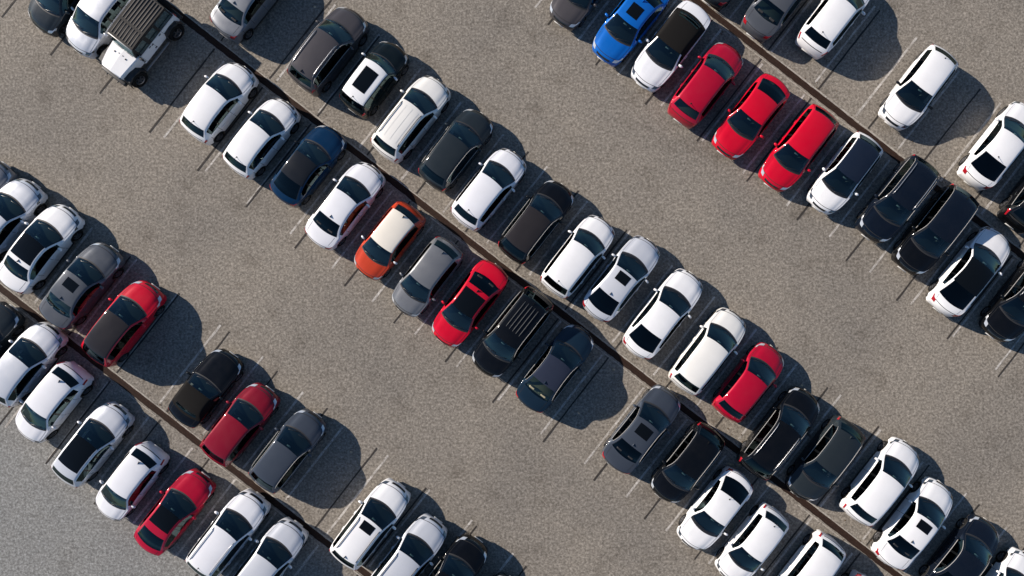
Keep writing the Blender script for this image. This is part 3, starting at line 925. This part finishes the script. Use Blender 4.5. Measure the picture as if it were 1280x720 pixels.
    for k in range(8):
        y = -.56 + .16 * k
        for x0, x1 in ((-1.98, -.52), (-.40, .34)):
            o = box('roof_rib', ((x0+x1)/2, y, 1.803 if x1 < 0 else 1.792), (x1-x0, .055, .030), ribm, r, .012, 1)
            if x1 > 0: o.rotation_euler = (0, R(2.2), 0)
    box('roof_visor', (.46, 0, 1.715), (.05, 1.40, .03), simple('pale_strip', (.55, .54, .52), .4), r, .01, 1)
    # flares, steps, wheels
    for xw in (1.42, -1.46):
        for sg in (-1, 1):
            bm = bmesh.new(); rows = []
            for k in range(13):
                a_ = math.pi * (k / 12)
                x, z = math.cos(a_) * .52, .42 + math.sin(a_) * .50
                if k in (3, 4, 5, 6, 7, 8, 9): z = max(z, .42 + .46)
                rows.append([bm.verts.new((xw + x, sg * (.56 if xw > 0 else .74), z)), bm.verts.new((xw + x, sg * .94, z - .01)), bm.verts.new((xw + x, sg * .955, z - .08))])
            for a, b in zip(rows, rows[1:]):
                for i in range(2): bm.faces.new((a[i], b[i], b[i+1], a[i+1]))
            me = bpy.data.meshes.new('fender_flare'); bm.to_mesh(me); bm.free(); me.materials.append(black_plastic)
            o = link_mesh('fender_flare', me, r); md = o.modifiers.new('solid', 'SOLIDIFY'); md.thickness = .02
            sc = .45 / .325
            w = link_mesh('wheel', TYRE, r, (xw, sg * .87, .45), (0, 0, 0 if sg > 0 else math.pi), (sc, 1.25, sc))
            link_mesh('rim', RIM, w, scale=(.85, 1, .85)); link_mesh('brake_disc', DISC, w)
    for sg in (-1, 1):
        box('side_step', (0, sg * .93, .45), (1.75, .10, .06), simple('step_grey', (.22, .22, .22), .45, .5), r, .02, 1)
        box('wing_mirror', (.52, sg * .95, 1.22), (.10, .20, .17), black_plastic, r, .03, 2)
        for x in (.55, -.33):
            for z in (.75, 1.05): box('door_hinge', (x, sg * .812, z), (.12, .03, .05), black_plastic, r, .008, 1)
        for x in (-.18, -.92): box('door_handle', (x + .02, sg * .812, 1.08), (.14, .035, .035), black_plastic, r, .01, 1)
        box('tail_light', (-2.07, sg * .70, .95), (.06, .12, .22), red_lens, r, .015, 1)
        # door gaps
        for x in (.46, -.36, -1.06): box('panel_gap', (x, sg * .801, .86), (.012, .004, .56), gap_m, r, 0, 1)
    w = link_mesh('spare_wheel', TYRE, r, (-2.22, -.05, 1.05), (0, 0, math.pi/2), (1.25, 1.2, 1.25)); link_mesh('rim', RIM, w)
    for sg in (-1, 1):
        link_mesh('seat', seat_mesh(seat_m), r, (-.15, sg * .36, .62)); link_mesh('seat', seat_mesh(seat_m), r, (-1.0, sg * .36, .62))
    box('dashboard', (.42, 0, 1.12), (.30, 1.30, .16), dash_m, r, .04, 1)
    box('cabin_floor', (-.72, 0, 1.172), (2.5, 1.44, .02), dash_m, r, .004, 1)
    box('chassis', (-.05, 0, .50), (3.9, .9, .16), black_plastic, r, .03, 1)
    return r

# ------------------------------------------------------------------ the cars (photograph pixel of the body centre)
U, D = True, False
CARS = [
 # row south of the middle gutter
 dict(t='hatch', c='charcoal', p=(82, -8), d=D, L=4.3, l='dark charcoal car cut off by the top left corner of the picture'),
 dict(t='hatch', c='silverwhite', p=(129, 19), d=D, L=4.35, l='pale silver-white hatchback close beside the boxy off-roader at the top edge'),
 dict(t='hatch', c='white', p=(275, 128), d=U, L=4.2, W=1.82, fin='rod', l='white hatchback next to the empty bays right of the boxy off-roader'),
 dict(t='hatch', c='white', p=(328, 172), d=U, L=4.2, W=1.78, fin='rod', l='white hatchback directly beside the dark blue coupe, tail to the lane'),
 dict(t='coupe', c='navy', p=(386, 207), d=U, L=4.3, W=1.78, roof='slateroof', mirror='black', fin=None, l='deep blue car with a dark roof between a white hatchback and a white sedan'),
 dict(t='sedan', c='lilacwhite', p=(432, 257), d=U, L=4.65, W=1.80, fin='fin', l='white sedan between the blue car and the orange car'),
 dict(t='hatch', c='orange', p=(486, 302), d=D, L=4.05, W=1.76, roof='cream', mirror='silverwhite', l='orange hatchback with a cream white roof'),
 dict(t='hatch', c='grey', p=(534, 347), d=D, L=4.15, W=1.76, H=1.55, l='plain mid grey hatchback between the orange car and the red sedan with the dark roof'),
 dict(t='sedan', c='red', p=(587, 380), d=D, L=4.6, W=1.80, roof='pano', l='bright red sedan with a black glass roof front, beside the grey hatchback'),
 dict(t='suv', c='black', p=(640, 416), trim=True, d=D, L=4.75, W=1.86, H=1.72, ribs=True, l='large black suv with bright lengthwise bars on its roof'),
 dict(t='sedan', c='petrol', p=(694, 460), trim=True, d=U, L=4.65, W=1.82, roof='inkroof', seat='beige', shelf='beige', l='dark petrol blue sedan with a pale rear shelf behind its back window'),
 dict(t='sedan', c='slate', p=(802, 536), trim=True, d=U, L=4.65, W=1.84, sun=(.44, .56, .55), l='dark slate sedan with a sunroof, between a shaded empty bay and a black hatchback'),
 dict(t='hatch', c='black', p=(858, 579), trim=True, d=D, L=4.2, W=1.80, l='glossy black hatchback between the slate sedan and the white coupe with the big rear window'),
 dict(t='coupe', c='white', p=(893, 637), d=D, L=4.35, W=1.80, fin='rod', l='white fastback with a large rounded black rear window, nose to the lane'),
 dict(t='hatch', c='white', p=(939, 680), d=D, L=4.1, W=1.74, fin='rod', l='small white hatchback between the white fastback and the white estate at the bottom edge'),
 dict(t='wagon', c='white', p=(1005, 720), d=D, L=4.55, W=1.80, fin=None, l='white estate car cut off by the bottom edge, tail to the brown gutter'),
 dict(t='sedan', c='silverwhite', p=(1052, 768), d=D, L=4.4, W=1.78, fin=None, l='pale car almost hidden below the bottom edge, right of the white estate'),
 # row north of the middle gutter
 dict(t='sedan', c='silver', shelf='grey', p=(314, -3), d=U, L=4.5, l='silver grey sedan at the top edge, alone by the empty shaded bays'),
 dict(t='suv', c='taupe', p=(412, 63), trim=True, d=U, L=4.5, W=1.84, rails='chrome', H=1.62, l='brownish dark grey suv with bright roof rails left of the two-tone car'),
 dict(t='mini', c='greenblack', p=(469, 98), d=U, L=3.85, W=1.72, roof='white', sun=(.24, .54, .56), mirror='silverwhite', fin='rod', l='small black car with a white roof and a black sunroof'),
 dict(t='wagon', c='warmwhite', p=(515, 148), d=U, L=4.55, W=1.80, H=1.56, rails='black', fin=None, ridges=1, l='cream white estate car with ridged roof, right of the two-tone small car'),
 dict(t='hatch', c='charcoal', p=(571, 187), trim=True, d=U, L=4.3, W=1.80, fin=None, l='dark charcoal green hatchback between the cream estate and the silver-white hatchback'),
 dict(t='hatch', c='lilacwhite', p=(612, 236), d=U, L=4.3, W=1.80, H=1.52, fin='rod', l='silver-white hatchback between the charcoal hatchback and the black one'),
 dict(t='hatch', c='black', p=(671, 277), trim=True, d=U, L=4.4, W=1.80, H=1.5, roof='umber', mirror='black', fin=None, l='black hatchback with a brown-black roof in the middle of the picture'),
 dict(t='suv', c='white', p=(723, 320), d=U, L=4.3, W=1.80, H=1.56, fin='rod', l='white compact suv between the brown-black hatchback and the silver sedan with a sunroof'),
 dict(t='coupe', c='silverwhite', p=(777, 348), d=U, L=4.6, W=1.80, sun=(.44, .545, .50), fin='fin', l='silver sedan with a small square sunroof near the centre'),
 dict(t='coupe', c='white', p=(829, 392), d=U, L=4.8, W=1.84, fin=None, l='long plain white fastback right of the silver sunroof sedan'),
 dict(t='suv', c='warmwhite', p=(885, 438), d=U, L=4.5, W=1.82, H=1.58, fin=None, l='cream white crossover between the long white fastback and the red hatchback'),
 dict(t='hatch', c='darkred', p=(936, 477), d=U, L=4.1, W=1.76, fin=None, l='red hatchback wedged between the cream crossover and the big black estate'),
 dict(t='wagon', c='black', p=(974, 540), trim=True, d=U, L=4.8, W=1.86, H=1.56, rails='chrome', fin=None, l='big black estate car with sun-glinting window trim, tail to the gutter'),
 dict(t='hatch', c='charcoal', p=(1030, 574), trim=True, d=D, L=4.4, W=1.82, H=1.52, l='dark charcoal hatchback with its nose to the gutter, right of the big black estate'),
 dict(t='hatch', c='white', p=(1101, 601), d=U, L=4.5, W=1.84, H=1.5, fin=None, l='white hatchback with a thin dark rear window, first white car right of the charcoal one'),
 dict(t='sedan', c='white', p=(1142, 654), d=U, L=4.75, W=1.82, sun=(.475, .57, .52), l='white sedan with a square sunroof near the bottom right corner'),
 dict(t='sedan', c='navyblack', p=(1200, 699), trim=True, d=U, L=4.6, W=1.84, fin=None, l='blue-black sedan near the bottom right corner, right of the white sunroof sedan'),
 dict(t='hatch', c='white', p=(1251, 740), d=U, L=4.5, W=1.80, fin=None, l='white car nose only, in the bottom right corner'),
 # row south of the upper gutter
 dict(t='hatch', c='taupe', p=(733, -17), d=D, L=4.4, W=1.80, l='dark grey-brown car nose at the top edge left of the bright blue car'),
 dict(t='sedan', c='blue', p=(789, 26), d=D, L=4.6, W=1.82, sun=(.40, .54, .48), l='bright blue car with a dark sunroof'),
 dict(t='cabrio', c='lilacwhite', p=(838, 58), d=D, L=4.65, W=1.82, l='silver-white convertible with a closed black soft top'),
 dict(t='hatch', c='darkred', shelf='grey', p=(883, 105), d=U, L=4.4, W=1.80, H=1.5, fin='rod', l='crimson hatchback, leftmost of the three red cars in the upper row'),
 dict(t='coupe', c='red', p=(938, 146), d=D, L=4.4, W=1.80, over=dict(tumble=.44), fin=None, l='bright red fastback, middle of the three red cars in the upper row'),
 dict(t='wagon', c='red', p=(997, 186), d=D, L=4.45, W=1.80, fin=None, l='bright red long-roofed car, rightmost of three red cars in the upper row'),
 dict(t='hatch', c='white', p=(1055, 217), d=D, L=4.2, W=1.76, roof='blueroof', fin=None, l='white hatchback with a dark navy roof'),
 dict(t='suv', c='navyblack', p=(1120, 250), trim=True, d=D, L=4.5, W=1.84, H=1.66, rails='chrome', l='black suv with sun-glinting side trim, right of the white car with the navy roof'),
 dict(t='suv', c='black', p=(1167, 288), trim=True, d=D, L=4.7, W=1.84, H=1.62, roof='navyblack', fin='fin', l='black crossover between another black suv and the white car with an all-black roof'),
 dict(t='coupe', c='white', p=(1213, 339), d=U, L=4.8, W=1.84, roof='black', fin=None, l='white car with an all-black glass roof, tail to the lane, near the right edge'),
 dict(t='wagon', c='black', p=(1277, 373), trim=True, d=D, L=4.6, W=1.84, rails='chrome', l='black car cut off by the right edge beside the white black-roofed car'),
 # row north of the upper gutter
 dict(t='sedan', c='charcoal', p=(919, -44), d=U, L=4.4, fin=None, l='dark car showing only its tail at the top edge, left of the grey sedan'),
 dict(t='sedan', c='grey2', shelf='grey', p=(976, -3), d=U, L=4.5, W=1.80, fin=None, l='dark grey sedan cut by the top edge beside a white hatchback'),
 dict(t='hatch', c='white', p=(1044, 18), d=U, L=4.35, W=1.80, fin='rod', l='white hatchback at the top edge right of the dark grey sedan'),
 dict(t='hatch', c='white', p=(1147, 110), d=D, L=4.3, W=1.78, fin='rod', mirror='black', l='lone white hatchback with empty bays on both sides, top right'),
 dict(t='coupe', c='white', p=(1251, 181), d=U, L=4.7, W=1.84, fin='rod', l='white fastback with a dark rear window, cut by the right edge'),
 dict(t='suv', c='black', p=(1301, 236), trim=True, d=U, L=4.5, W=1.84, rails='chrome', l='black car with one red tail light showing at the right edge'),
 # row north of the lower-left gutter
 dict(t='hatch', c='silver', p=(-30, 249), d=U, L=4.3, l='pale silver car of which only a front corner shows at the left edge'),
 dict(t='hatch', c='silverwhite', p=(6, 276), d=U, L=4.5, W=1.80, l='silver-white car cut by the left edge, above the white car with the black roof'),
 dict(t='sedan', c='white', p=(51, 311), d=U, L=4.75, W=1.82, roof='pano', fin='fin', l='white sedan with a black roof front by the left edge'),
 dict(t='sedan', c='grey2', shelf='grey', p=(103, 357), d=U, L=4.6, W=1.82, sun=(.45, .555, .5), l='dark grey sedan with a sunroof beside the red car with the black roof'),
 dict(t='hatch', c='red', p=(156, 404), d=U, L=4.5, W=1.82, H=1.5, roof='umber', fin=None, over=dict(rwb=.03), l='red car with a matt dark roof beside an empty shaded bay'),
 dict(t='roadster', c='black', p=(258, 485), d=U, L=4.05, W=1.80, l='short black convertible with its black top closed'),
 dict(t='hatch', c='wine', p=(301, 530), d=U, L=4.3, W=1.80, fin=None, l='wine red hatchback right of the small black convertible'),
 dict(t='hatch', c='slate', p=(361, 563), trim=True, d=U, L=4.3, W=1.80, fin=None, l='slate blue hatchback casting its shadow on an empty bay, right of the wine red one'),
 dict(t='wagon', c='white', p=(464, 654), d=U, L=4.6, W=1.82, H=1.56, sun=(.475, .57, .50), rails='black', fin='fin', l='white estate car with a small square sunroof and dark roof rails, lower middle'),
 dict(t='wagon', c='silverwhite', p=(510, 698), d=U, L=4.6, W=1.82, H=1.54, rails='black', fin=None, l='plain-roofed silver-white estate car at the bottom edge right of the sunroof estate'),
 dict(t='suv', c='black', p=(562, 722), trim=True, d=U, L=4.5, W=1.82, fin=None, l='black suv at the bottom edge with a bright rim round its bonnet'),
 dict(t='hatch', c='charcoal', p=(608, 770), d=U, L=4.3, W=1.80, fin=None, l='dark car whose nose barely shows at the bottom edge, right of the black suv'),
 # row south of the lower-left gutter
 dict(t='hatch', c='charcoal', p=(-21, 428), d=U, L=4.3, W=1.80, l='dark car of which only the nose shows at the left edge below the gutter'),
 dict(t='hatch', c='silverwhite', p=(33, 455), d=U, L=4.4, W=1.80, l='silver-white car at the left edge with its tail cut off'),
 dict(t='hatch', c='lilacwhite', p=(65, 504), d=D, L=4.25, W=1.78, fin='fin', l='white hatchback between the silver-white left-edge car and one with a long black roof'),
 dict(t='hatch', c='silverwhite', p=(117, 555), d=U, L=4.4, W=1.78, roof='pano', pano=.235, fin=None, l='silver-white car with a long black glass roof, in the lower left row'),
 dict(t='hatch', c='lilacwhite', p=(163, 603), d=D, L=4.1, W=1.72, fin='fin', l='small white hatchback between the long black-roofed car and a red one'),
 dict(t='coupe', c='darkred', p=(219, 640), d=U, L=4.45, W=1.78, roof='pano', fin=None, l='red car with a black glass roof front in the lower left row'),
 dict(t='suv', c='lilacwhite', p=(287, 667), d=U, L=4.6, W=1.82, H=1.62, rails='chrome', fin='rod', l='white suv with pale roof rails, right of the red car in the lower left'),
 dict(t='wagon', c='silverwhite', p=(336, 702), d=U, L=4.5, W=1.80, fin=None, l='silver-white car with creased bonnet cut by the bottom edge in the lower left row'),
]
PAINT['grey2'] = ((0.085, 0.092, 0.105), 0.25)
for i, c in enumerate(CARS):
    kw = {}
    for k in ('trim', 'shelf', 'pano', 'L', 'W', 'H', 'roof', 'sun', 'rails', 'ribs', 'mirror', 'seat', 'fin', 'over', 'lights', 'dyaw'):
        if k in c: kw[k] = c[k]
    kw.setdefault('dyaw', ((i * 37) % 11 - 5) * .12)
    root, sh = make_car(c['t'], c['c'], c['p'][0], c['p'][1], c['d'], c['l'], **kw)
    if c.get('ridges'):
        for vy in (-.52, 0.0, .52):
            a, b = sh.patch('', .17, .56, vy - .13, vy + .13, 10, 3, None, None, off=.006)
            mesh_obj('roof_panel', a, [q[::-1] for q in b], PM(c['c']), root)
make_offroader(171, 51)
